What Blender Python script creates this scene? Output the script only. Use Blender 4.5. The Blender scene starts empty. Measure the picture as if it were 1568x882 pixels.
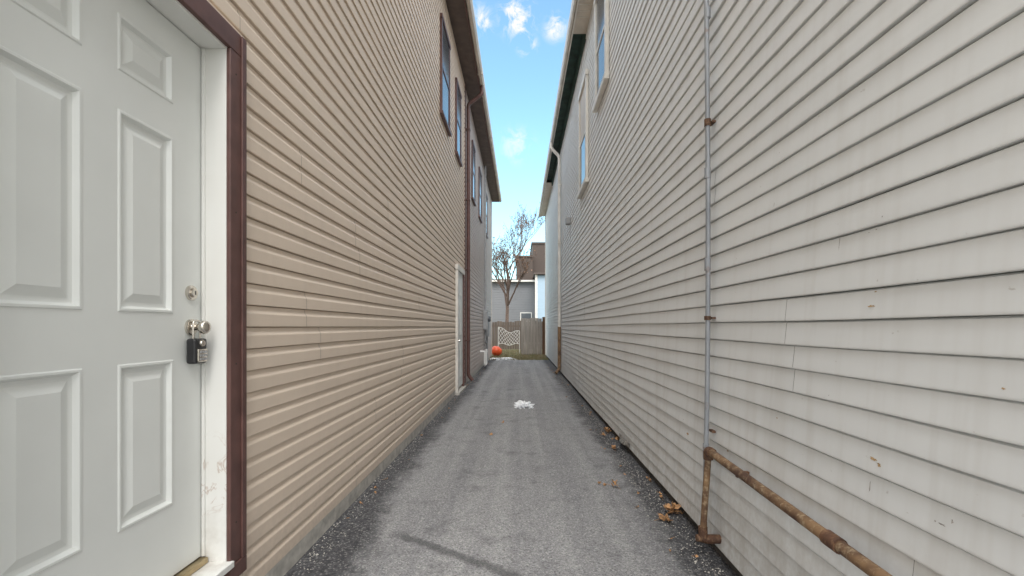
import bpy, bmesh, math, random
from mathutils import Vector, Matrix, noise as mnoise
random.seed(7)
H=1.33; XL=-1.25; XR=1.12
scene=bpy.context.scene

# ---------------- node helpers ----------------
class G:
    def __init__(s,name):
        s.m=bpy.data.materials.new(name); s.m.use_nodes=True
        s.t=s.m.node_tree; s.b=s.t.nodes['Principled BSDF']
        s.tc=s.t.nodes.new('ShaderNodeTexCoord')
        s.pos=s.tc.outputs['Object']
    def lk(s,a,b): s.t.links.new(a,b)
    def setin(s,sock,v):
        if isinstance(v,bpy.types.NodeSocket): s.lk(v,sock)
        else: sock.default_value=v
    def mp(s,scale=(1,1,1),rot=(0,0,0),loc=(0,0,0),vec=None):
        n=s.t.nodes.new('ShaderNodeMapping'); n.inputs['Scale'].default_value=scale
        n.inputs['Rotation'].default_value=rot; n.inputs['Location'].default_value=loc
        s.lk(vec or s.pos,n.inputs['Vector']); return n.outputs[0]
    def noise(s,scale,detail=3,rough=.55,vec=None,dist=0):
        n=s.t.nodes.new('ShaderNodeTexNoise'); n.inputs['Scale'].default_value=scale
        n.inputs['Detail'].default_value=detail; n.inputs['Roughness'].default_value=rough
        n.inputs['Distortion'].default_value=dist
        s.lk(vec or s.pos,n.inputs['Vector']); return n.outputs['Fac']
    def mr(s,v,a,b,c=0.,d=1.,smooth=False):
        n=s.t.nodes.new('ShaderNodeMapRange')
        if smooth: n.interpolation_type='SMOOTHSTEP'
        s.lk(v,n.inputs[0])
        for i,x in enumerate((a,b,c,d)): n.inputs[i+1].default_value=x
        return n.outputs[0]
    def math(s,op,a,b=0.):
        n=s.t.nodes.new('ShaderNodeMath'); n.operation=op
        s.setin(n.inputs[0],a); s.setin(n.inputs[1],b); return n.outputs[0]
    def mix(s,f,a,b,mode='MIX'):
        n=s.t.nodes.new('ShaderNodeMix'); n.data_type='RGBA'; n.blend_type=mode
        s.setin(n.inputs[0],f)
        for sock,v in ((n.inputs[6],a),(n.inputs[7],b)):
            if isinstance(v,tuple): sock.default_value=(v[0],v[1],v[2],1)
            else: s.lk(v,sock)
        return n.outputs[2]
    def sep(s,v=None):
        n=s.t.nodes.new('ShaderNodeSeparateXYZ'); s.lk(v or s.pos,n.inputs[0]); return n.outputs
    def bump(s,h,st=.3,d=.01):
        n=s.t.nodes.new('ShaderNodeBump'); n.inputs['Strength'].default_value=st; n.inputs['Distance'].default_value=d
        s.lk(h,n.inputs['Height']); s.lk(n.outputs[0],s.b.inputs['Normal'])
    def out(s,col,rough=.6,metal=0.,spec=.5):
        if isinstance(col,tuple): s.b.inputs['Base Color'].default_value=(col[0],col[1],col[2],1)
        else: s.lk(col,s.b.inputs['Base Color'])
        s.setin(s.b.inputs['Roughness'],rough); s.b.inputs['Metallic'].default_value=metal
        s.b.inputs['Specular IOR Level'].default_value=spec
        return s.m

def m_simple(name,c,rough=.6,metal=0.,var=.15,scale=8,bump=0.,spec=.5):
    g=G(name); n=g.noise(scale,2)
    d=tuple(x*(1-var) for x in c); l=tuple(min(1,x*(1+var)) for x in c)
    col=g.mix(g.mr(n,.3,.7),d,l)
    if bump: g.bump(g.noise(scale*6,2),bump,.004)
    return g.out(col,rough,metal,spec)

def m_siding(name,base,dirt,rust=False,dirtamt=.5,lowz=.6,lowamt=.45):
    g=G(name)
    st=g.noise(1,3,.6,g.mp((1,.5,9)))
    fine=g.noise(35,2,.6)
    vert=g.noise(1,3,.65,g.mp((1,9,.7)))
    c=g.mix(g.mr(st,.35,.7,0,.35),base,tuple(x*.88 for x in base))
    c=g.mix(g.mr(vert,.5,.75,0,dirtamt*.7),c,dirt)
    z=g.sep()[2]
    low=g.math('MULTIPLY',g.mr(z,.0,lowz,1,0),g.mr(fine,.32,.66))
    c=g.mix(g.math('MULTIPLY',low,lowamt),c,dirt)
    if rust:
        low2=g.math('MULTIPLY',g.mr(z,.0,1.3,1,0),g.mr(vert,.42,.62))
        c=g.mix(g.math('MULTIPLY',low2,.35),c,dirt)
        sc=g.noise(1,3,.7,g.mp((1,14,30)))
        c=g.mix(g.mr(sc,.70,.75,0,.5),c,(.38,.35,.31))
    return g.out(c,.52,0,.28)

M={}
M['tan']=m_siding('tan_vinyl',(.745,.625,.51),(.52,.44,.365),dirtamt=.2)
M['mauve']=m_siding('mauve_vinyl',(.58,.51,.47),(.36,.31,.28),dirtamt=.45)
M['white']=m_siding('white_vinyl',(.775,.795,.795),(.50,.475,.43),True,dirtamt=.3,lowz=.8,lowamt=.55)
M['brown']=m_simple('brown_trim',(.12,.06,.052),.45,0,.22,10,.1)
M['darkbrown']=m_simple('soffit_brown',(.11,.08,.066),.6,0,.25,5)
M['cream']=m_simple('cream_aluminium',(.62,.56,.48),.5,0,.1,4)
M['gutw']=m_simple('white_aluminium',(.74,.72,.67),.45,0,.12,4)
M['dirtytrim']=m_simple('dirty_trim',(.20,.19,.17),.7,0,.6,22)
M['green']=m_simple('green_board',(.03,.07,.055),.7,0,.4,6)
M['door']=m_simple('door_paint',(.75,.77,.745),.42,0,.02,5)
M['concrete']=m_simple('concrete',(.47,.45,.41),.85,0,.25,14)
M['darkfound']=m_simple('dark_foundation',(.07,.065,.06),.9,0,.4,10)
M['shingle']=m_simple('roof_shingles',(.11,.09,.08),.9,0,.3,20)
M['glass']=m_simple('window_glass',(.10,.11,.12),.1,0,.3,1,0,.15)
M['chrome']=m_simple('satin_nickel',(.62,.58,.52),.22,1,.06,20)
M['black']=m_simple('black_plastic',(.02,.02,.022),.4,0,.2,20)
M['gasket']=m_simple('weatherstrip',(.05,.045,.04),.7)
M['brass']=m_simple('threshold_brass',(.45,.36,.22),.35,1,.2,12)
M['greybox']=m_simple('grey_meter_paint',(.33,.34,.35),.5,0,.15,9)
M['pvc']=m_simple('white_pvc',(.75,.75,.73),.4,0,.08,9)
M['snow']=m_simple('snow',(.86,.88,.9),.7,0,.05,30,.5)
M['bark']=m_simple('bark',(.12,.085,.068),.9,0,.35,14)
M['greywall']=m_siding('grey_siding',(.20,.205,.215),(.13,.13,.13),dirtamt=.4)
M['bluewall']=m_siding('pale_blue_siding',(.40,.53,.64),(.33,.38,.43),dirtamt=.2)
M['brownwall']=m_siding('brown_shingle_siding',(.085,.066,.056),(.045,.04,.036),dirtamt=.6)
M['orange']=m_simple('orange_plastic',(.78,.11,.035),.35,0,.12,6)
M['wire']=m_simple('wire',(.60,.58,.54),.5,.2,.1)
M['leaf']=m_simple('dead_leaf',(.42,.235,.11),.75,0,.45,22)
M['twigleaf']=m_simple('dry_leaf',(.24,.14,.09),.8,0,.4,3)
M['stain']=m_simple('rust_stain',(.42,.285,.15),.8,0,.4,60)
M['scuff']=m_simple('grey_scuff',(.36,.34,.32),.8,0,.4,60)

def m_jamb():
    g=G('jamb_paint'); n=g.noise(9,4,.6,g.mp((1,1,.7)),1.2)
    z=g.sep()[2]
    zone=g.math('MULTIPLY',g.mr(z,.76,.90,1,0),g.mr(z,.52,.6,0,1))
    ridge=g.mr(g.math('ABSOLUTE',g.math('SUBTRACT',n,.5)),.0,.022,1,0)
    f=g.math('MULTIPLY',zone,ridge)
    c=g.mix(g.mr(g.noise(3,3),.4,.7,0,.3),(.80,.80,.77),(.70,.68,.63))
    c=g.mix(g.math('MULTIPLY',f,.65),c,(.45,.33,.26))
    c=g.mix(g.math('MULTIPLY',g.mr(z,.35,.6,1,0),g.mr(g.noise(12,4),.4,.65,0,.5)),c,(.42,.38,.33))
    return g.out(c,.5)
M['jamb']=m_jamb()
def m_wood(name,c):
    g=G(name); n=g.noise(1,4,.65,g.mp((12,12,.8)),.4); b=g.noise(1.3,3)
    col=g.mix(g.mr(n,.3,.7),tuple(x*.6 for x in c),tuple(x*1.2 for x in c))
    col=g.mix(g.mr(b,.4,.7,0,.4),col,tuple(x*.7 for x in c))
    return g.out(col,.85)
M['wood']=m_wood('weathered_wood',(.33,.30,.27))
M['woodmid']=m_wood('weathered_brown_wood',(.135,.105,.085))
M['wooddark']=m_wood('brown_wood',(.13,.07,.04))
def m_galv():
    g=G('galvanised_steel'); n=g.noise(12,4,.6,g.mp((1,1,.3))); r=g.noise(7,4,.7)
    c=g.mix(g.mr(n,.35,.65),(.25,.27,.30),(.38,.40,.43))
    c=g.mix(g.mr(r,.62,.72,0,.8),c,(.22,.11,.05))
    return g.out(c,.5,.3)
M['galv']=m_galv()
def m_rust(name,a,b,c2):
    g=G(name); n=g.noise(6,4,.65); n2=g.noise(38,4,.7)
    c=g.mix(g.mr(n,.38,.62),a,b); c=g.mix(g.mr(n2,.50,.68,0,.6),c,c2)
    g.bump(n2,.35,.003); return g.out(c,.7,.1)
M['rust']=m_rust('rusty_pipe',(.27,.165,.085),(.09,.046,.028),(.50,.40,.26))
M['rustdark']=m_rust('rusty_fitting',(.16,.078,.042),(.07,.036,.024),(.33,.20,.11))

def m_asphalt():
    g=G('asphalt'); P=g.sep(); x,y=P[0],P[1]
    wn=g.noise(1.6,2,.6); w9=g.noise(9,3,.65)
    wob=g.mr(wn,0,1,-.13,.13); wob2=g.mr(w9,0,1,-.13,.13)
    xx=g.math('ADD',g.math('ADD',x,wob),wob2)
    v=g.t.nodes.new('ShaderNodeTexVoronoi'); v.inputs['Scale'].default_value=110; g.lk(g.pos,v.inputs['Vector'])
    csn=g.t.nodes.new('ShaderNodeSeparateColor'); g.lk(v.outputs['Color'],csn.inputs[0])
    fine=g.noise(120,2,.75); med=g.noise(45,2,.7); big=g.noise(1.1,4,.6,g.mp((1,.45,1)))
    strp=g.noise(1,2,.5,g.mp((5.5,.13,1)))
    base=g.mix(g.mr(big,.3,.7),(.27,.27,.278),(.37,.37,.374))
    base=g.mix(g.mr(strp,.42,.62,0,.6),base,(.45,.45,.445))
    base=g.mix(g.mr(csn.outputs[0],.1,1,0,.45),base,(.12,.12,.125))
    light=g.math('GREATER_THAN',csn.outputs[1],.85)
    base=g.mix(g.math('MULTIPLY',light,.38),base,(.62,.61,.59))
    base=g.mix(g.mr(fine,.34,.48,.75,0),base,(.05,.05,.055))
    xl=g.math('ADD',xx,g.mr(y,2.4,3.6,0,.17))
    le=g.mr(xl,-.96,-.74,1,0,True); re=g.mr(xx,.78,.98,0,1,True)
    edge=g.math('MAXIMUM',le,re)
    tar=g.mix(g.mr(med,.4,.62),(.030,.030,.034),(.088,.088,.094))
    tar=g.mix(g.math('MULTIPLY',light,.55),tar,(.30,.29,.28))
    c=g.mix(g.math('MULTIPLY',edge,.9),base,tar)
    ln=g.math('ADD',g.math('MULTIPLY',x,.5496),g.math('MULTIPLY',y,.8354))
    dl=g.math('ABSOLUTE',g.math('ADD',g.math('SUBTRACT',ln,2.062),g.math('MULTIPLY',wob2,.4)))
    al=g.math('SUBTRACT',g.math('MULTIPLY',x,.8354),g.math('MULTIPLY',y,.5496))
    seg=g.math('MULTIPLY',g.mr(al,-2.4,-2.2,0,1,True),g.mr(al,-1.42,-1.3,1,0,True))
    sm=g.math('MULTIPLY',g.mr(dl,.012,.06,1,0,True),seg)
    c=g.mix(g.math('MULTIPLY',sm,.6),c,(.05,.05,.053))
    bl=g.noise(3.2,4,.7)
    c=g.mix(g.mr(bl,.54,.70,0,.5),c,(.11,.11,.116))
    g.bump(g.math('SUBTRACT',fine,v.outputs['Distance']),.8,.007)
    return g.out(c,.88,0,.3)
M['asphalt']=m_asphalt()
def m_ground():
    g=G('ground_soil'); n=g.noise(1.2,4,.65); f=g.noise(30,3,.7)
    c=g.mix(g.mr(n,.4,.62),(.12,.10,.06),(.10,.12,.045)); c=g.mix(g.mr(f,.5,.7,0,.6),c,(.24,.20,.12))
    return g.out(c,.95)
M['ground']=m_ground()
def m_grass():
    g=G('grass_blades'); n=g.noise(1.5,3,.6); f=g.noise(40,1)
    c=g.mix(g.mr(n,.4,.6),(.19,.15,.08),(.12,.14,.055)); c=g.mix(g.mr(f,.42,.58,0,.7),c,(.32,.25,.15))
    return g.out(c,.8)
M['grass']=m_grass()

# ---------------- geometry helpers ----------------
def empty(name,parent=None):
    o=bpy.data.objects.new(name,None); scene.collection.objects.link(o); o.parent=parent; return o
class MB:
    def __init__(s): s.v=[]; s.f=[]
    def box(s,x0,x1,y0,y1,z0,z1):
        b=len(s.v)
        s.v+=[(x,y,z) for z in (z0,z1) for y in (y0,y1) for x in (x0,x1)]
        for q in ((0,2,3,1),(4,5,7,6),(0,1,5,4),(2,6,7,3),(0,4,6,2),(1,3,7,5)): s.f.append(tuple(b+i for i in q))
        return s
    def quad(s,*p):
        b=len(s.v); s.v+=[tuple(q) for q in p]; s.f.append(tuple(range(b,b+len(p)))); return s
    def tube(s,pts,rad,seg=12,caps=True):
        pts=[Vector(p) for p in pts]
        if not hasattr(rad,'__len__'): rad=[rad]*len(pts)
        b=len(s.v); prev=None
        for i,p in enumerate(pts):
            d=(pts[min(i+1,len(pts)-1)]-pts[max(i-1,0)]).normalized()
            if prev is None:
                a=Vector((0,0,1)) if abs(d.z)<.9 else Vector((1,0,0)); n=d.cross(a).normalized()
            else: n=(prev-d*prev.dot(d)).normalized()
            prev=n; m=d.cross(n)
            for k in range(seg):
                t=2*math.pi*k/seg; s.v.append(tuple(p+(n*math.cos(t)+m*math.sin(t))*rad[i]))
        for i in range(len(pts)-1):
            for k in range(seg):
                k2=(k+1)%seg; s.f.append((b+i*seg+k,b+i*seg+k2,b+(i+1)*seg+k2,b+(i+1)*seg+k))
        if caps:
            s.f.append(tuple(b+k for k in range(seg))[::-1]); e=b+(len(pts)-1)*seg; s.f.append(tuple(e+k for k in range(seg)))
        return s
    def obj(s,name,mat,parent=None,smooth=False,bevel=0.):
        me=bpy.data.meshes.new(name); me.from_pydata(s.v,[],s.f); me.materials.append(mat); me.update()
        o=bpy.data.objects.new(name,me); scene.collection.objects.link(o); o.parent=parent
        if smooth:
            for p in me.polygons: p.use_smooth=True
            try: me.set_sharp_from_angle(angle=math.radians(40))
            except Exception: pass
        if bevel:
            mo=o.modifiers.new('bevel','BEVEL'); mo.width=bevel; mo.segments=2; mo.limit_method='ANGLE'
        return o
def box(name,x0,x1,y0,y1,z0,z1,mat,parent=None,bevel=0.):
    return MB().box(x0,x1,y0,y1,z0,z1).obj(name,mat,parent,bevel=bevel)
def bend(p0,p1,p2,n=6,r=.05):
    p0,p1,p2=map(Vector,(p0,p1,p2)); a=p1+(p0-p1).normalized()*r; c=p1+(p2-p1).normalized()*r
    return [a*(1-t)**2+p1*2*t*(1-t)+c*t*t for t in [i/n for i in range(n+1)]]
def path(pts,r=.05):
    out=[Vector(pts[0])]
    for i in range(1,len(pts)-1): out+=bend(pts[i-1],pts[i],pts[i+1],6,r)
    out.append(Vector(pts[-1])); return out

LAP=[(-.010,0),(.0112,0),(.0122,.03),(.0122,.08),(.0035,.93),(-.010,1.0)]
DUTCH=[(-.010,0),(.0122,0),(.0135,.03),(.0132,.58),(.0118,.63),(.0035,.76),(.002,.82),(.0015,.955),(-.010,1.0)]
def waves(y,c,seed,wav): return wav*mnoise.noise((y*.8,c*.33+seed,0)), wav*.7*mnoise.noise((y*1.3,c*.5+seed,5))
def siding(X,s,y0,y1,z0,z1,course,prof,holes=(),seed=0,wav=.003,axis='y',seamlen=3.7):
    mb=MB(); rnd=random.Random(seed); n=int(math.ceil((z1-z0)/course-1e-6)); so=0
    for c in range(n):
        za=z0+c*course; zb=min(za+course,z1)
        if c%2==0: so=rnd.uniform(0,seamlen)
        ivs=[(y0,y1)]
        for (ha,hb,hz0,hz1) in holes:
            if (za+zb)/2>hz0 and (za+zb)/2<hz1:
                nv=[]
                for a,b in ivs:
                    if hb<=a or ha>=b: nv.append((a,b)); continue
                    if a<ha: nv.append((a,ha))
                    if hb<b: nv.append((hb,b))
                ivs=nv
        for a,b in ivs:
            cuts=[a]; t=y0-seamlen+so
            while t<b:
                if t>a+.05 and t<b-.05: cuts.append(t)
                t+=seamlen
            cuts.append(b)
            for j in range(len(cuts)-1):
                ya,yb=cuts[j],cuts[j+1]; off=.0012 if (j%2) else 0
                m=max(1,int((yb-ya)/.35)); bI=len(mb.v); L=len(prof)
                for i in range(m+1):
                    y=ya+(yb-ya)*i/m; w,ow=waves(y,c,seed,wav)
                    for (o,fr) in prof:
                        zz=za+(zb-za)*fr+w; xo=X+s*(o+off+ow)
                        mb.v.append((xo,y,zz) if axis=='y' else (y,xo,zz))
                for i in range(m):
                    for q in range(L-1):
                        A=bI+i*L+q; mb.f.append((A,A+L,A+L+1,A+1))
    return mb

def window(parent,X,s,y0,y1,z0,z1,fm,gm,name,fw=.06,blind=None,pr=.034):
    e=empty(name,parent)
    def bx(n,a,b,ya,yb,za,zb,m,bv=.003):
        xa,xb=sorted((X+s*a,X+s*b)); box(n,xa,xb,ya,yb,za,zb,m,e,bv)
    bx('frame_side',0,pr,y0,y0+fw,z0,z1,fm); bx('frame_side',0,pr,y1-fw,y1,z0,z1,fm)
    bx('frame_head',0,pr+.008,y0-.02,y1+.02,z1,z1+fw,fm); bx('sill',0,pr+.02,y0-.03,y1+.03,z0-fw*.8,z0,fm)
    zm=(z0+z1)/2
    bx('meeting_rail',.0,.030,y0+fw,y1-fw,zm-.02,zm+.02,fm)
    bx('glass_upper',.0,.024,y0+fw,y1-fw,zm+.02,z1,blind or gm,0)
    bx('glass_lower',.0,.020,y0+fw,y1-fw,z0,zm-.02,gm,0)
    return e
def roof(parent,xe,xf,y0,y1,z,ridge,mat):
    xm=(xe+xf)/2; mb=MB()
    a=(xe,y0,z);b=(xe,y1,z);c=(xm,y1,ridge);d=(xm,y0,ridge);e=(xf,y1,z);f=(xf,y0,z)
    mb.quad(a,b,c,d); mb.quad(d,c,e,f); mb.quad(a,d,f); mb.quad(b,e,c); mb.quad(a,f,e,b)
    return mb.obj('roof',mat,parent)

# ---------------- ground ----------------
MB().quad((-600,-600,0),(600,-600,0),(600,1500,0),(-600,1500,0)).obj('ground',M['ground'])
mb=MB()
mb.quad((-1.36,-8,.012),(1.3,-8,.012),(1.3,18.5,.012),(-1.36,18.5,.012))
mb.quad((-1.36,18.5,0),(1.3,18.5,0),(1.3,18.5,.012),(-1.36,18.5,.012))
mb.obj('asphalt_driveway',M['asphalt'])
GZ=.012

# ---------------- LEFT HOUSE ----------------
LH=empty('tan_siding_house')
YS=-1.0; YE=20.4; ZT=H+5.48; ZB=.11
box('wall_core',-9,-1.42,YS+.05,YE-.05,0,ZT,M['darkfound'],LH)
DY0,DY1=1.02,1.97; DZ0=H-.96; DZ1=H+1.163
holes=[(DY0-.13,DY1+.13,0,DZ1+.09)]
siding(XL-.014,1,YS,10.55,ZB,ZT,.1016,DUTCH,holes,3,.0022).obj('siding',M['tan'],LH)
siding(XL-.014,1,10.66,YE,ZB,ZT,.1016,DUTCH,(),5,.003).obj('siding_rear',M['mauve'],LH)
siding(YS,-1,-9,XL-.01,ZB,ZT,.1016,DUTCH,(),8,axis='x').obj('siding_front',M['tan'],LH)
box('corner_post',XL-.10,XL+.012,YS-.03,YS+.07,.05,ZT,M['tan'],LH)
box('corner_post_rear',XL-.10,XL+.012,YE-.07,YE+.03,.05,ZT,M['cream'],LH)
box('back_wall',-9,-1.3,YE-.05,YE,0,ZT,M['mauve'],LH)
box('seam_trim',XL-.03,XL+.012,10.55,10.66,.06,ZT,M['brown'],LH)
box('foundation',-1.42,XL-.001,DY1+.13,YE,-.1,ZB+.01,M['concrete'],LH)
box('foundation_front',-1.42,XL-.001,YS,DY0-.13,-.1,ZB+.01,M['concrete'],LH)
box('foundation_door',-1.42,XL-.001,DY0-.13,DY1+.13,-.1,DZ0-.06,M['concrete'],LH)
EX=-.95
box('soffit',-1.30,EX,YS-.3,YE+.3,ZT,ZT+.02,M['darkbrown'],LH)
box('fascia',EX,EX+.02,YS-.3,YE+.3,ZT-.02,ZT+.17,M['brown'],LH)
mb=MB(); prof=[(EX+.022,ZT+.14),(EX+.022,ZT+.02),(EX+.045,ZT+.0),(EX+.10,ZT+.0),(EX+.125,ZT+.05),(EX+.125,ZT+.13),(EX+.115,ZT+.14)]
for a,b in zip(prof[:-1],prof[1:]): mb.quad((a[0],YS-.3,a[1]),(a[0],YE+.32,a[1]),(b[0],YE+.32,b[1]),(b[0],YS-.3,b[1]))
mb.quad(*[(p[0],YS-.3,p[1]) for p in prof]); mb.quad(*[(p[0],YE+.32,p[1]) for p in prof][::-1])
for k in range(1,6):
    yy=k*3.4; mb.box(EX+.02,EX+.129,yy,yy+.05,ZT-.004,ZT+.13)
mb.obj('gutter',M['cream'],LH)
roof(LH,EX+.06,-9.3,YS-.35,YE+.35,ZT+.15,ZT+2.6,M['shingle'])
window(LH,XL,1,7.3,8.15,H+3.35,H+4.8,M['brown'],M['glass'],'window')
window(LH,XL,1,9.0,9.7,H+3.35,H+4.7,M['brown'],M['glass'],'window')
window(LH,XL,1,12.0,12.7,H+3.3,H+4.7,M['brown'],M['glass'],'window')
window(LH,XL,1,14.0,14.8,H+3.3,H+4.7,M['brown'],M['glass'],'window')
window(LH,XL,1,16.6,17.4,H+3.3,H+4.7,M['brown'],M['glass'],'window')
D=empty('entry_door',LH); DX=-1.338
PY=[(1.185,1.434),(1.561,1.810)]
PZ=[(H-.685,H-.127),(H+.05,H+.725),(H+.855,H+1.045)]
yc=sorted({DY0,DY1,*[v for p in PY for v in p]}); zc=sorted({DZ0,DZ1,*[v for p in PZ for v in p]})
mb=MB()
for i in range(len(yc)-1):
    for j in range(len(zc)-1):
        if (yc[i],yc[i+1]) in PY and (zc[j],zc[j+1]) in PZ:
            a,b,c,d=yc[i],yc[i+1],zc[j],zc[j+1]
            rings=[(0,0),(.004,.0035),(.011,.0035),(.020,-.011),(.028,-.013),(.034,-.013),(.060,-.003),(.064,-.0015)]
            prev=None
            for (ins,dep) in rings:
                r=[(DX+dep,a+ins,c+ins),(DX+dep,b-ins,c+ins),(DX+dep,b-ins,d-ins),(DX+dep,a+ins,d-ins)]
                if prev:
                    for k in range(4): mb.quad(prev[k],prev[(k+1)%4],r[(k+1)%4],r[k])
                prev=r
            mb.quad(*prev)
        else:
            mb.quad((DX,yc[i],zc[j]),(DX,yc[i+1],zc[j]),(DX,yc[i+1],zc[j+1]),(DX,yc[i],zc[j+1]))
mb.obj('door_slab',M['door'],D)
box('door_edge',DX-.045,DX-.015,DY0,DY1,DZ0,DZ1,M['door'],D)
box('weatherstrip',DX-.03,DX-.004,DY1,DY1+.006,DZ0,DZ1,M['gasket'],D)
box('jamb_latch_side',DX-.05,XL+.012,DY1+.006,DY1+.045,DZ0-.03,DZ1+.045,M['jamb'],D,.002)
box('jamb_hinge_side',DX-.05,XL+.012,DY0-.045,DY0-.003,DZ0-.03,DZ1+.045,M['jamb'],D,.002)
box('jamb_head',DX-.05,XL+.010,DY0-.003,DY1+.006,DZ1+.004,DZ1+.044,M['jamb'],D,.002)
box('door_stop',DX+.004,DX+.016,DY1-.004,DY1+.006,DZ0,DZ1,M['jamb'],D)
def casing(n,ya,yb,za,zb):
    box(n,XL-.02,XL+.028,ya,yb,za,zb,M['brown'],D,.004)
casing('casing_latch',DY1+.012,DY1+.118,DZ0-.05,DZ1+.014)
casing('casing_hinge',DY0-.118,DY0-.012,DZ0-.05,DZ1+.014)
casing('casing_head',DY0-.118,DY1+.118,DZ1+.016,DZ1+.11)
box('casing_bead',XL+.028,XL+.036,DY1+.085,DY1+.116,DZ0-.05,DZ1+.105,M['brown'],D,.002)
box('casing_foot',XL-.02,XL+.034,DY1+.0,DY1+.122,DZ0-.12,DZ0-.052,M['brown'],D,.004)
mb=MB()
for z in (DZ0+.12,DZ0+.8,DZ0+1.45,DZ1-.08): mb.tube([(XL+.027,DY1+.05,z),(XL+.0295,DY1+.05,z)],.004,10)
mb.obj('casing_nails',M['gasket'],D)
box('j_channel',XL-.02,XL+.018,DY1+.119,DY1+.131,.1,DZ1+.125,M['tan'],D)
box('j_channel_head',XL-.02,XL+.018,DY0-.131,DY1+.119,DZ1+.112,DZ1+.125,M['tan'],D)
box('threshold',DX-.04,DX+.03,DY0,DY1,DZ0-.028,DZ0-.004,M['brass'],D,.003)
box('sill',DX-.04,XL+.04,DY0-.02,DY1+.02,DZ0-.058,DZ0-.03,M['jamb'],D,.003)
def disc(n,yc_,zc_,x0,x1,r,mat,par,seg=32,r2=None):
    return MB().tube([(x0,yc_,zc_),(x0+(x1-x0)*.7,yc_,zc_),(x1,yc_,zc_)],[r,r,(r2 or r*.85)],seg).obj(n,mat,par,True)
KY=1.905
disc('deadbolt_rose',KY,H+.136,DX,DX+.014,.030,M['chrome'],D)
disc('deadbolt_cylinder',KY,H+.136,DX+.014,DX+.022,.019,M['chrome'],D)
box('keyway',DX+.022,DX+.0235,KY-.0015,KY+.0015,H+.128,H+.144,M['black'],D)
disc('knob_rose',KY,H-.003,DX,DX+.012,.033,M['chrome'],D)
pr=[(0,.014),(.02,.0125),(.028,.016),(.036,.024),(.046,.0275),(.055,.0265),(.061,.021),(.063,.012)]
MB().tube([(DX+.010+a,KY,H-.003) for a,b in pr],[b for a,b in pr],32).obj('door_knob',M['chrome'],D,True)
LB=empty('key_lockbox')
bx=DX+.026
MB().tube(path([(bx,KY-.020,H-.06),(bx,KY-.020,H+.024),(bx,KY+.020,H+.024),(bx,KY+.020,H-.06)],.018),.0045,12).obj('shackle',M['chrome'],LB,True)
box('body',bx-.018,bx+.022,KY-.038,KY+.034,H-.150,H-.048,M['black'],LB,.009)
box('front_plate',bx+.021,bx+.029,KY-.030,KY+.026,H-.143,H-.090,M['chrome'],LB,.006)
disc('dial',KY-.002,H-.068,bx+.02,bx+.03,.014,M['chrome'],LB)
mb=MB()
for r_ in range(3):
    for c_ in range(3): mb.box(bx+.029,bx+.0315,KY-.022+c_*.015,KY-.012+c_*.015,H-.135+r_*.014,H-.126+r_*.014)
mb.obj('buttons',M['greybox'],LB)
D2=empty('side_door',LH)
box('frame_near',XL,XL+.05,9.02,9.12,.06,H+1.10,M['gutw'],D2,.004)
box('frame_far',XL,XL+.05,10.0,10.1,.06,H+1.10,M['brown'],D2,.004)
box('frame_head',XL,XL+.055,9.0,10.12,H+1.10,H+1.20,M['gutw'],D2,.004)
box('slab',XL,XL+.02,9.12,10.0,.12,H+1.10,M['door'],D2)
box('step',XL,XL+.08,9.0,10.1,0,.06,M['concrete'],D2,.005)
mb=MB()
for a,b in ((9.2,9.52),(9.6,9.92)):
    for c,d in ((.3,.95),(1.15,1.85),(1.95,2.3)): mb.box(XL+.02,XL+.026,a,b,c,d)
mb.obj('panels',M['door'],D2,bevel=.005)
disc('knob',9.2,1.05,XL+.02,XL+.07,.025,M['chrome'],D2)
DS=empty('downspout'); gx=EX+.07; px=XL+.06
MB().tube(path([(gx,10.72,ZT+.01),(gx,10.72,ZT-.18),(px,10.72,ZT-.42),(px,10.72,.22),(px+.1,10.72,.1)],.06),.042,10).obj('pipe',M['brown'],DS,True)
mb=MB()
for z in (1.0,2.6,4.2,5.8): mb.box(XL,px+.046,10.665,10.775,z,z+.03)
mb.obj('straps',M['brown'],DS)
EM=empty('electric_meter')
box('meter_can',XL+.01,XL+.16,15.6,15.95,H-.1,H+.5,M['greybox'],EM,.01)
box('breaker_box',XL+.01,XL+.14,16.3,16.75,H-.35,H+.25,M['greybox'],EM,.01)
MB().tube([(XL+.16,15.78,H+.25),(XL+.22,15.78,H+.25),(XL+.25,15.78,H+.25)],[.09,.09,.07],20).obj('meter_glass',M['glass'],EM,True)
mb=MB().tube([(XL+.07,15.78,H+.5),(XL+.07,15.78,ZT-.1)],.03,10).tube(path([(XL+.07,15.78,H-.1),(XL+.07,15.78,H-.5),(XL+.07,16.45,H-.6),(XL+.07,16.45,H-.3)],.08),.025,10)
mb.tube([(XL+.07,16.6,H-.35),(XL+.07,16.6,.02)],.03,10)
mb.obj('conduit',M['greybox'],EM,True)
GM=empty('pvc_vent_pipe')
MB().tube(path([(XL+.0,14.6,.55),(XL+.14,14.6,.55),(XL+.14,14.6,.12),(XL+.14,15.2,.12),(XL+.14,15.2,.5)],.06),.035,12).obj('pipe',M['pvc'],GM,True)
MB().tube([(XL+.14,15.2,.5),(XL+.14,15.2,.6)],.05,12).obj('cap',M['pvc'],GM,True)

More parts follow.
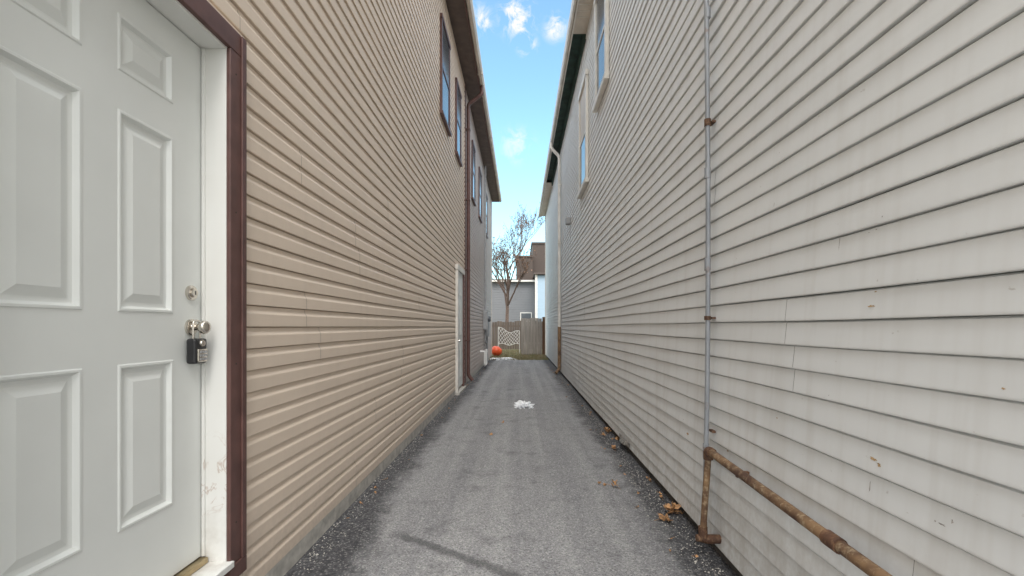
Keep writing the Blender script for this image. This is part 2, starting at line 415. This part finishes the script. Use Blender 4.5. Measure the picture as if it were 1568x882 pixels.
# ---------------- RIGHT HOUSE ----------------
RH=empty('white_siding_house')
ZR=H+5.04; YE2=21.2
box('wall_core',XR+.12,9,YS+.05,YE2-.05,0,ZR,M['darkfound'],RH)
siding(XR+.013,-1,YS,YE2,.075,ZR,.0985,LAP,(),21,.006).obj('siding',M['white'],RH)
siding(YS,-1,XR+.01,9,.075,ZR,.0985,LAP,(),22,axis='x').obj('siding_front',M['white'],RH)
box('corner_post',XR-.012,XR+.1,YS-.03,YS+.07,.05,ZR,M['gutw'],RH)
box('corner_post_rear',XR-.012,XR+.1,YE2-.07,YE2+.03,.05,ZR,M['cream'],RH)
box('back_wall',XR+.05,9,YE2-.05,YE2,0,ZR,M['white'],RH)
box('foundation',XR+.03,XR+.12,YS,YE2-.05,-.1,.12,M['darkfound'],RH)
def surf(y,z):
    c=int((z-.075)/.0985); w,ow=waves(y,c,21,.006); fr=min(.93,max(.09,(z-w-.075)/.0985-c))
    o=.0122+(.0035-.0122)*(fr-.08)/(.93-.08)
    return XR+.013-(o+ow)-.0020
def splat(mb,y,z,ry,rz,seed):
    c=int((z-.075)/.0985); zc_=.075+c*.0985
    z=min(max(z,zc_+.02),zc_+.085); n=16; b=len(mb.v); mb.v.append((surf(y,z),y,z)); rn=random.Random(seed)
    for k in range(n):
        a=k/n*6.283; r=rn.uniform(.35,1.1); yy=y+ry*r*math.cos(a); zz=z+rz*r*math.sin(a)
        zz=min(max(zz,zc_+.012),zc_+.090); mb.v.append((surf(yy,zz),yy,zz))
    for k in range(n): mb.f.append((b,b+1+k,b+1+(k+1)%n))
def W2(px_,py_):
    y=XR*720/(px_-797); return y,H+(500-py_)/720*y
ms=MB(); mg=MB(); rn=random.Random(5)
for (a,b_,ry,rz) in ((1333,469,.018,.004),(1336,703,.022,.006),(1345,712,.010,.008),(1338,441,.005,.003),(1052,664,.02,.012),(1112,690,.012,.006),(873,336,.06,.02),(1535,595,.006,.003),(1188,640,.008,.003),(960,690,.05,.01)):
    y,z=W2(a,b_); splat(ms,y,z,ry,rz,int(a))
for (a,b_,ry,rz) in ((1338,350,.004,.002),(1327,356,.006,.0015),(1440,803,.012,.003),(1455,799,.004,.006),(1430,798,.003,.004),(1330,745,.003,.02),(1282,372,.002,.03),(1020,712,.006,.03),(1185,320,.003,.012)):
    y,z=W2(a,b_); splat(mg,y,z,ry,rz,int(a))
for k in range(26):
    y=rn.uniform(1.2,9); z=rn.uniform(.15,3.2); splat(ms if rn.random()<.5 else mg,y,z,rn.uniform(.002,.007),rn.uniform(.001,.004),k)
ms.obj('rust_stains',M['stain'],RH); mg.obj('scuffs',M['scuff'],RH)
EX2=.90
box('soffit',EX2,XR+.05,YS-.3,8.1,ZR,ZR+.02,M['cream'],RH)
mb=MB()
for k in range(60): mb.box(EX2+.01,XR,YS-.2+k*.15,YS-.19+k*.15,ZR-.004,ZR)
mb.obj('soffit_ribs',M['gutw'],RH)
box('soffit_missing',EX2,XR+.05,8.1,16.5,ZR+.10,ZR+.12,M['green'],RH)
box('ledger_board',XR-.03,XR+.02,8.1,16.5,ZR-.10,ZR+.10,M['green'],RH)
box('soffit_rear',EX2,XR+.05,16.5,YE2+.3,ZR,ZR+.02,M['cream'],RH)
box('fascia',EX2-.02,EX2,YS-.3,YE2+.3,ZR-.03,ZR+.17,M['gutw'],RH)
mb=MB(); prof=[(EX2-.022,ZR+.14),(EX2-.022,ZR+.02),(EX2-.035,ZR+.0),(EX2-.07,ZR+.0),(EX2-.085,ZR+.05),(EX2-.085,ZR+.13)]
for a,b in zip(prof[:-1],prof[1:]): mb.quad((a[0],YS-.3,a[1]),(a[0],YE2+.32,a[1]),(b[0],YE2+.32,b[1]),(b[0],YS-.3,b[1]))
mb.quad(*[(p[0],YS-.3,p[1]) for p in prof]); mb.quad(*[(p[0],YE2+.32,p[1]) for p in prof])
mb.obj('gutter',M['gutw'],RH)
roof(RH,EX2-.04,9.3,YS-.35,YE2+.35,ZR+.15,ZR+2.6,M['shingle'])
window(RH,XR,-1,5.95,6.85,H+3.2,H+4.65,M['gutw'],M['glass'],'window',.09,pr=.045)
window(RH,XR,-1,7.75,8.75,H+2.45,H+4.15,M['gutw'],M['glass'],'window',.09,M['cream'],pr=.045)
MB().box(XR-.10,XR,10.5,10.68,H+2.3,H+2.45).obj('vent_hood',M['greybox'],RH,bevel=.01)
DR=empty('downspout'); pp=XR-.055
MB().tube(path([(EX2-.05,12.9,ZR+.01),(EX2-.05,12.9,ZR-.15),(pp,12.9,ZR-.38),(pp,12.9,1.3)],.06),.042,10).obj('upper_pipe',M['gutw'],DR,True)
MB().tube(path([(pp,12.9,1.32),(pp,12.9,.16),(pp-.1,12.8,.06)],.05),.046,10).obj('lower_pipe',M['rust'],DR,True)
mb=MB()
for z in (2.,3.6,5.2): mb.box(pp-.046,XR,12.85,12.95,z,z+.03)
mb.obj('straps',M['gutw'],DR)
CD=empty('electrical_conduit'); CY=2.72; cx=XR-.035
pts=[(cx-.022,CY,.17),(cx-.012,CY,.6),(cx-.004,CY,1.0),(cx,CY,1.6),(cx,CY,2.2),(cx-.006,CY,2.9),(cx-.015,CY,3.7),(cx-.01,CY,ZR)]
MB().tube(pts,.0135,16).obj('conduit_pipe',M['galv'],CD,True)
def pxz(py): return H+(500-py)/720*CY
for py,m,r,h in ((188,'rustdark',.0185,.02),(265,'galv',.0175,.03),(405,'galv',.0175,.035),(487,'rustdark',.0185,.012),(690,'galv',.0175,.04),(20,'galv',.0175,.03)):
    z=pxz(py); q=cx-.003 if z>.9 else cx-.012
    MB().tube([(q,CY,z-h),(q,CY,z+h)],r,16).obj('coupling',M[m],CD,True)
mb=MB()
for py in (188,487,660):
    z=pxz(py); mb.box(XR-.02,XR+.0,CY-.025,CY+.03,z-.006,z+.006)
mb.obj('straps',M['rustdark'],CD)
MB().tube([(cx-.024,CY,.10),(cx-.024,CY,.20)],[.018,.018],14).obj('end_fitting',M['rustdark'],CD,True)
GP=empty('gas_pipe'); qx=XR-.06
MB().tube([(qx,2.62,H-.70),(qx-.004,1.6,H-.725),(qx-.006,1.02,H-.74),(qx-.006,.2,H-.75)],.021,20).obj('run',M['rust'],GP,True)
MB().tube(path([(qx,2.60,H-.70),(qx,2.655,H-.70),(qx,2.655,H-.75)],.022),.0265,18).obj('elbow_top',M['rustdark'],GP,True)
MB().tube([(qx,2.655,H-.735),(qx-.03,2.655,.17)],.0175,16).obj('riser',M['rust'],GP,True)
MB().tube(path([(qx-.03,2.655,.20),(qx-.03,2.655,.13),(qx+.08,2.655,.13)],.025),.025,16).obj('elbow_bottom',M['rustdark'],GP,True)
MB().tube([(qx-.065,2.66,.135),(qx-.02,2.66,.13)],[.019,.024],12).obj('plug',M['rustdark'],GP,True)
MB().tube([(qx-.005,1.62,H-.7245),(qx-.005,1.55,H-.726)],.0265,18).obj('coupling',M['rustdark'],GP,True)
mb=MB()
for y in (2.3,1.2): mb.box(qx+.0,XR+.0,y,y+.02,H-.74,H-.712)
mb.obj('hangers',M['rustdark'],GP)
tr=MB()
def to(t): return .045*math.sin(t*math.pi)**2+.008
for i in range(8):
    t=i/8; t2=(i+1)/8
    tr.quad((XR-.006,4.8+t*.5,.13),(XR-.006,4.8+t2*.5,.13),(XR-to(t2),4.8+t2*.5,.09),(XR-to(t),4.8+t*.5,.09))
tr.obj('loose_trim',M['dirtytrim'],RH)

# ---------------- REAR YARD ----------------
F=empty('wood_fence')
mb=MB(); rr=random.Random(4); x=.02
while x<1.0:
    w=.14; h=1.72+rr.uniform(-.02,.02); mb.box(x,x+w-.010,21.9,21.925+rr.uniform(0,.006),.03,h); x+=w
mb.box(.02,1.0,21.935,21.97,.5,.59); mb.box(.02,1.0,21.935,21.97,1.35,1.44)
mb.obj('pickets',M['wood'],F)
box('gate_post',1.02,1.14,21.85,21.97,0,1.78,M['wooddark'],F,.01)
box('side_panel',1.16,1.19,19.2,21.85,.05,1.6,M['wooddark'],F)
F2=empty('wood_fence')
mb=MB(); x=-9
while x<8:
    mb.box(x,x+.13,27.0,27.03,.03,1.62+rr.uniform(-.05,.05)); x+=.142
mb.box(-9,8,27.03,27.08,.4,.5); mb.box(-9,8,27.03,27.08,1.3,1.4)
mb.obj('pickets',M['woodmid'],F2)
W=empty('wire_lattice_panel'); mb=MB()
x0,x1,z0,z1=-1.1,-.05,.45,1.3; Yw=23.2
def wp(u,v):
    return (x0+(x1-x0)*u, Yw+.25*v+.12*math.sin(u*5), z0+(z1-z0)*v*(1-.25*u)-.12*math.sin(u*math.pi)*v+.05*math.sin(u*9))
for sgn in (1,-1):
    for k in range(-4,9):
        pts=[]
        for i in range(9):
            v=i/8; u=k/7+(v*.5 if sgn>0 else (1-v)*.5)
            if 0<=u<=1: pts.append(wp(u,v))
        if len(pts)>1: mb.tube(pts,.011,5)
mb.tube([wp(i/12,0) for i in range(13)],.016,6).tube([wp(i/12,1) for i in range(13)],.018,6)
mb.tube([(x1,Yw,0),wp(1,1)],.02,6).tube([(x0,Yw,0),wp(0,1)],.02,6)
mb.obj('lattice',M['wire'],W)
OB=empty('orange_plastic_ball')
bm=bmesh.new(); bmesh.ops.create_uvsphere(bm,u_segments=40,v_segments=20,radius=.24)
for v in bm.verts:
    a=math.atan2(v.co.z,v.co.x); k=1+.025*math.cos(a*8); v.co.x*=k*1.05; v.co.z*=k*.9
me=bpy.data.meshes.new('shell'); bm.to_mesh(me); bm.free(); me.materials.append(M['orange'])
for p in me.polygons: p.use_smooth=True
o=bpy.data.objects.new('shell',me); scene.collection.objects.link(o); o.parent=OB; o.location=(-1.06,20.75,.25); o.rotation_euler=(.1,.4,.5)
mb=MB(); rr=random.Random(9)
for k in range(9000):
    x=rr.uniform(-3,2.5); y=18.55+rr.random()**1.3*8
    if x<XL-.1 and y<YE: continue
    if x>1.1 and y<YE2: continue
    h=rr.uniform(.03,.12); a=rr.uniform(0,6.28); w=.012
    dx,dy=math.cos(a)*w,math.sin(a)*w; l=rr.uniform(-.05,.05)
    mb.quad((x-dx,y-dy,0),(x+dx,y+dy,0),(x+l,y+l*.5,h))
mb.obj('grass_patch',M['grass'])
def lump(name,cx_,cy_,rx,ry,rz,seed,mat):
    bm=bmesh.new(); bmesh.ops.create_icosphere(bm,subdivisions=5,radius=1)
    for v in bm.verts:
        n=mnoise.fractal(v.co*2.6+Vector((seed,0,0)),.8,2.1,6); k=1+.75*n
        v.co=Vector((v.co.x*rx*k,v.co.y*ry*k,max(-.01,v.co.z*rz*k)))
    me=bpy.data.meshes.new(name); bm.to_mesh(me); bm.free(); me.materials.append(mat)
    o=bpy.data.objects.new(name,me); scene.collection.objects.link(o); o.location=(cx_,cy_,GZ); return o
lump('snow_clump',.05,7.8,.12,.22,.05,3,M['snow'])
lump('snow_clump',-.7,18.9,.5,.35,.05,8,M['snow'])
lump('snow_clump',.18,7.62,.03,.05,.02,12,M['snow'])
mb=MB(); rr=random.Random(12)
def leaf(x,y,s,z=GZ+.004):
    a0=rr.uniform(0,6.28); n=14; tilt=Matrix.Rotation(rr.uniform(-.5,.5),3,'X')@Matrix.Rotation(rr.uniform(-.5,.5),3,'Y')
    curl=rr.uniform(.5,2.5); pts=[]
    for k in range(n):
        t=k/n*2*math.pi; r=s*(.62+.38*abs(math.cos(t*2.5)))*(1 if k%2 else .72)
        p=Vector((r*math.cos(t)*1.15,r*math.sin(t)*.8,0)); p.z=curl*(p.x**2+p.y**2*.5)/s*.6
        pts.append(tilt@p)
    c=Vector((0,0,0)); zm=min(p.z for p in pts+[c]); R_=Matrix.Rotation(a0,3,'Z')
    b=len(mb.v); mb.v.append(tuple(R_@c+Vector((x,y,z-zm))))
    for p in pts: mb.v.append(tuple(R_@p+Vector((x,y,z-zm))))
    for k in range(n): mb.f.append((b,b+1+k,b+1+(k+1)%n))
    st=R_@(tilt@Vector((s*1.1,0,0))); e=R_@(tilt@Vector((s*1.9,.1*s,0)))
    mb.tube([st*.6+Vector((x,y,z-zm+.002)),e+Vector((x,y,z-zm+.004))],.0012,4)
for (px_,py_,n,s) in ((1030,790,7,.042),(1020,798,4,.034),(1042,785,3,.03),(935,744,3,.032),(925,746,2,.026),(940,690,2,.035),(930,662,4,.045),(922,668,2,.04),(996,735,2,.022),(1005,760,2,.022),(752,666,1,.04),(770,648,1,.025),(945,672,2,.03)):
    d=(H-GZ)*720/(py_-500); xx=(px_-797)/720*d
    for k in range(n): leaf(xx+rr.uniform(-.04,.04)*(n>1),d+rr.uniform(-.07,.07)*(n>1),s*rr.uniform(.8,1.2),GZ+.004+.008*k)
for k in range(70):
    y=rr.uniform(2.6,17); x=rr.choice([rr.uniform(.85,1.08)]*3+[rr.uniform(-1.2,-1.1)]); leaf(x,y,rr.uniform(.008,.022))
mb.obj('dead_leaves',M['leaf'])
mb=MB()
for k in range(2600):
    y=1.4+rr.random()**1.5*12; sd=rr.random()
    x=(1.09-abs(rr.gauss(0,.10))) if sd<.6 else (-1.24+abs(rr.gauss(0,.07)))
    s=rr.uniform(.002,.006)*(1.6 if rr.random()<.06 else 1)
    b=len(mb.v)
    for q in ((1,0,0),(0,1,0),(-1,0,0),(0,-1,0)): mb.v.append((x+q[0]*s*rr.uniform(.7,1.3),y+q[1]*s*rr.uniform(.7,1.3),GZ+s*.3))
    mb.v.append((x,y,GZ+s*1.1)); mb.f+=[(b,b+1,b+4),(b+1,b+2,b+4),(b+2,b+3,b+4),(b+3,b,b+4)]
mb.obj('gravel_crumbs',M['concrete'])

# ---------------- rear houses ----------------
GH=empty('grey_house')
siding(37.99,-1,-7,1.2,.1,5.0,.2,LAP,(),31,axis='x').obj('siding',M['greywall'],GH)
box('body',-7,1.2,38,46,0,5.0,M['greywall'],GH)
box('eave_board',-7.3,1.25,37.6,37.98,4.92,5.05,M['gutw'],GH)
box('roof_deck',-7.3,1.25,37.6,46.2,5.052,5.12,M['shingle'],GH)
box('dormer_wall',-.35,1.0,38.4,44,5.12,7.0,M['brownwall'],GH)
box('dormer_cap',-.45,1.05,38.3,44.1,7.0,7.12,M['shingle'],GH)
def bwin(xa,xb,za,zb,y):
    box('window_frame',xa-.07,xb+.07,y-.06,y,za-.07,zb+.07,M['gutw'],GH,.01); box('window_glass',xa,xb,y-.07,y-.0605,za,zb,M['glass'],GH)
bwin(.05,.85,1.8,2.4,37.95); bwin(-4.2,-3.2,2.6,3.9,37.95)
BH=empty('brown_shingle_house')
box('upper_walls',.98,8,39,47,0,8.2,M['brownwall'],BH)
box('parapet_cap',.9,8.1,38.9,47.1,8.2,8.32,M['shingle'],BH)
PH=empty('pale_blue_house')
siding(35.49,-1,1.2,7,.1,5.2,.13,LAP,(),33,axis='x').obj('siding',M['bluewall'],PH)
box('body',1.2,7,35.5,38.9,0,5.2,M['bluewall'],PH)
box('corner_trim',1.1,1.28,35.42,35.6,0,5.25,M['gutw'],PH,.01)
box('eave',1.0,7.1,35.2,39,5.25,5.38,M['shingle'],PH)

# ---------------- tree ----------------
mb=MB(); lf=MB(); rr=random.Random(23)
def branch(p,d,L,r,lv):
    n=5; pts=[p]; rad=[r]; q=p.copy(); dd=d.copy()
    for i in range(n):
        dd=(dd+Vector((rr.uniform(-.16,.16),rr.uniform(-.16,.16),rr.uniform(-.04,.14)))).normalized()
        q=q+dd*(L/n); pts.append(q.copy()); rad.append(r*(1-(i+1)/n*.55))
    mb.tube(pts,rad,6 if lv<2 else 4,False)
    if lv>=2:
        for p_ in pts[2:]:
            if rr.random()<.3:
                s=rr.uniform(.035,.07); c=p_+Vector((rr.uniform(-.08,.08),rr.uniform(-.08,.08),rr.uniform(-.1,.05)))
                u=Vector((rr.uniform(-1,1),rr.uniform(-1,1),rr.uniform(-1,1))).normalized()*s; w=u.cross(Vector((rr.random(),rr.random(),rr.random()))).normalized()*s*.6
                lf.quad(c-u,c+w,c+u,c-w)
    if lv<4:
        k={0:10,1:6,2:5,3:3}[lv]
        for i in range(k):
            t=rr.uniform(.35,1) if lv else rr.uniform(.28,1); idx=min(n-1,int(t*n)); f=t*n-idx
            s=pts[idx].lerp(pts[idx+1],min(1,f)); a=rr.uniform(0,6.28); up=rr.uniform(.55,1.3)
            nd=(dd*.55+Vector((math.cos(a)*.6,math.sin(a)*.6,up*.55))).normalized()
            branch(s,nd,L*rr.uniform(.42,.62),max(.009,rad[idx]*.52),lv+1)
branch(Vector((-1.05,30,0)),Vector((.04,0,1)),5.6,.15,0)
T=empty('bare_tree'); mb.obj('trunk_and_branches',M['bark'],T); lf.obj('clinging_leaves',M['twigleaf'],T)

# ---------------- light ----------------
SE=math.radians(52); SA=math.radians(5)
w=bpy.data.worlds.new('World'); scene.world=w; w.use_nodes=True; t=w.node_tree
try:
    w.cycles.sampling_method='MANUAL'; w.cycles.sample_map_resolution=256
except Exception: pass
bg=t.nodes['Background']; bg.inputs['Strength'].default_value=.36
sky=t.nodes.new('ShaderNodeTexSky'); sky.sky_type='NISHITA'; sky.sun_disc=False
sky.sun_elevation=SE; sky.sun_rotation=math.radians(180)-SA; sky.altitude=100; sky.air_density=1.0; sky.dust_density=1.2; sky.ozone_density=1.2
tc=t.nodes.new('ShaderNodeTexCoord')
def N(k): return t.nodes.new('ShaderNode'+k)
def L(a,b): t.links.new(a,b)
def MR(v,a,b,c=0.,d=1.,s=True):
    m=N('MapRange')
    if s: m.interpolation_type='SMOOTHSTEP'
    L(v,m.inputs[0])
    for i,x in enumerate((a,b,c,d)): m.inputs[i+1].default_value=x
    return m.outputs[0]
def MA(op,a,b,cl=False):
    m=N('Math'); m.operation=op; m.use_clamp=cl
    for i,x in enumerate((a,b)):
        if isinstance(x,(int,float)): m.inputs[i].default_value=x
        else: L(x,m.inputs[i])
    return m.outputs[0]
no=N('TexNoise'); no.inputs['Scale'].default_value=34; no.inputs['Detail'].default_value=5; no.inputs['Roughness'].default_value=.65; no.inputs['Distortion'].default_value=.6
L(tc.outputs['Generated'],no.inputs['Vector'])
tot=None
for px_,py_,r,st in ((792,28,.05,1.),(737,32,.035,.75),(850,42,.032,.75),(807,68,.028,.7),(792,222,.05,.45)):
    d=Vector(((px_-797)/720,1,(500-py_)/720)).normalized()
    dn=N('VectorMath'); dn.operation='DISTANCE'; L(tc.outputs['Generated'],dn.inputs[0]); dn.inputs[1].default_value=d
    o_=MR(dn.outputs['Value'],0,r,st,0); tot=o_ if tot is None else MA('MAXIMUM',tot,o_)
small=MA('MULTIPLY',MA('MULTIPLY',tot,MR(no.outputs['Fac'],.44,.64,0,1,False)),1.6,True)
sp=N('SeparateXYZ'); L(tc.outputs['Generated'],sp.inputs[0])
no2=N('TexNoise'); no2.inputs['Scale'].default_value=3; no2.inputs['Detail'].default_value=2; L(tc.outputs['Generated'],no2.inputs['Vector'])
fill_bank=MA('MULTIPLY',MR(sp.outputs[1],.70,.40,0,1),MR(no2.outputs['Fac'],.3,.5,.6,1))  # out-of-view bright cloud cover, added behind and overhead as white fill light
cl=MA('MAXIMUM',small,fill_bank)
colr=N('Mix'); colr.data_type='RGBA'; L(fill_bank,colr.inputs[0]); colr.inputs[6].default_value=(2.9,2.9,2.9,1); colr.inputs[7].default_value=(7.0,7.0,7.0,1)
tint=N('Mix'); tint.data_type='RGBA'; tint.blend_type='MULTIPLY'; tint.inputs[0].default_value=1; L(sky.outputs[0],tint.inputs[6]); tint.inputs[7].default_value=(.92,1.13,1.02,1)
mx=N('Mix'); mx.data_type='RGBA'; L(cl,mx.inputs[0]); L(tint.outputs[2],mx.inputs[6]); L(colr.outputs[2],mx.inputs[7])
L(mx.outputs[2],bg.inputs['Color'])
sl=bpy.data.lights.new('sun','SUN'); sl.energy=2.8; sl.angle=math.radians(30); sl.color=(1,.96,.92)
so=bpy.data.objects.new('sun',sl); scene.collection.objects.link(so); so.rotation_euler=(math.pi/2-SE,0,SA)

# ---------------- camera ----------------
cd=bpy.data.cameras.new('camera'); cam=bpy.data.objects.new('camera',cd); scene.collection.objects.link(cam)
cam.location=(0,0,H); cam.rotation_euler=(math.pi/2,0,0); cd.sensor_width=36; cd.lens=720/1568*36
cd.shift_y=59/1568; cd.shift_x=-13/1568; cd.clip_start=.05; cd.clip_end=3000
scene.camera=cam
scene.view_settings.view_transform='Standard'; scene.view_settings.look='None'; scene.view_settings.exposure=0
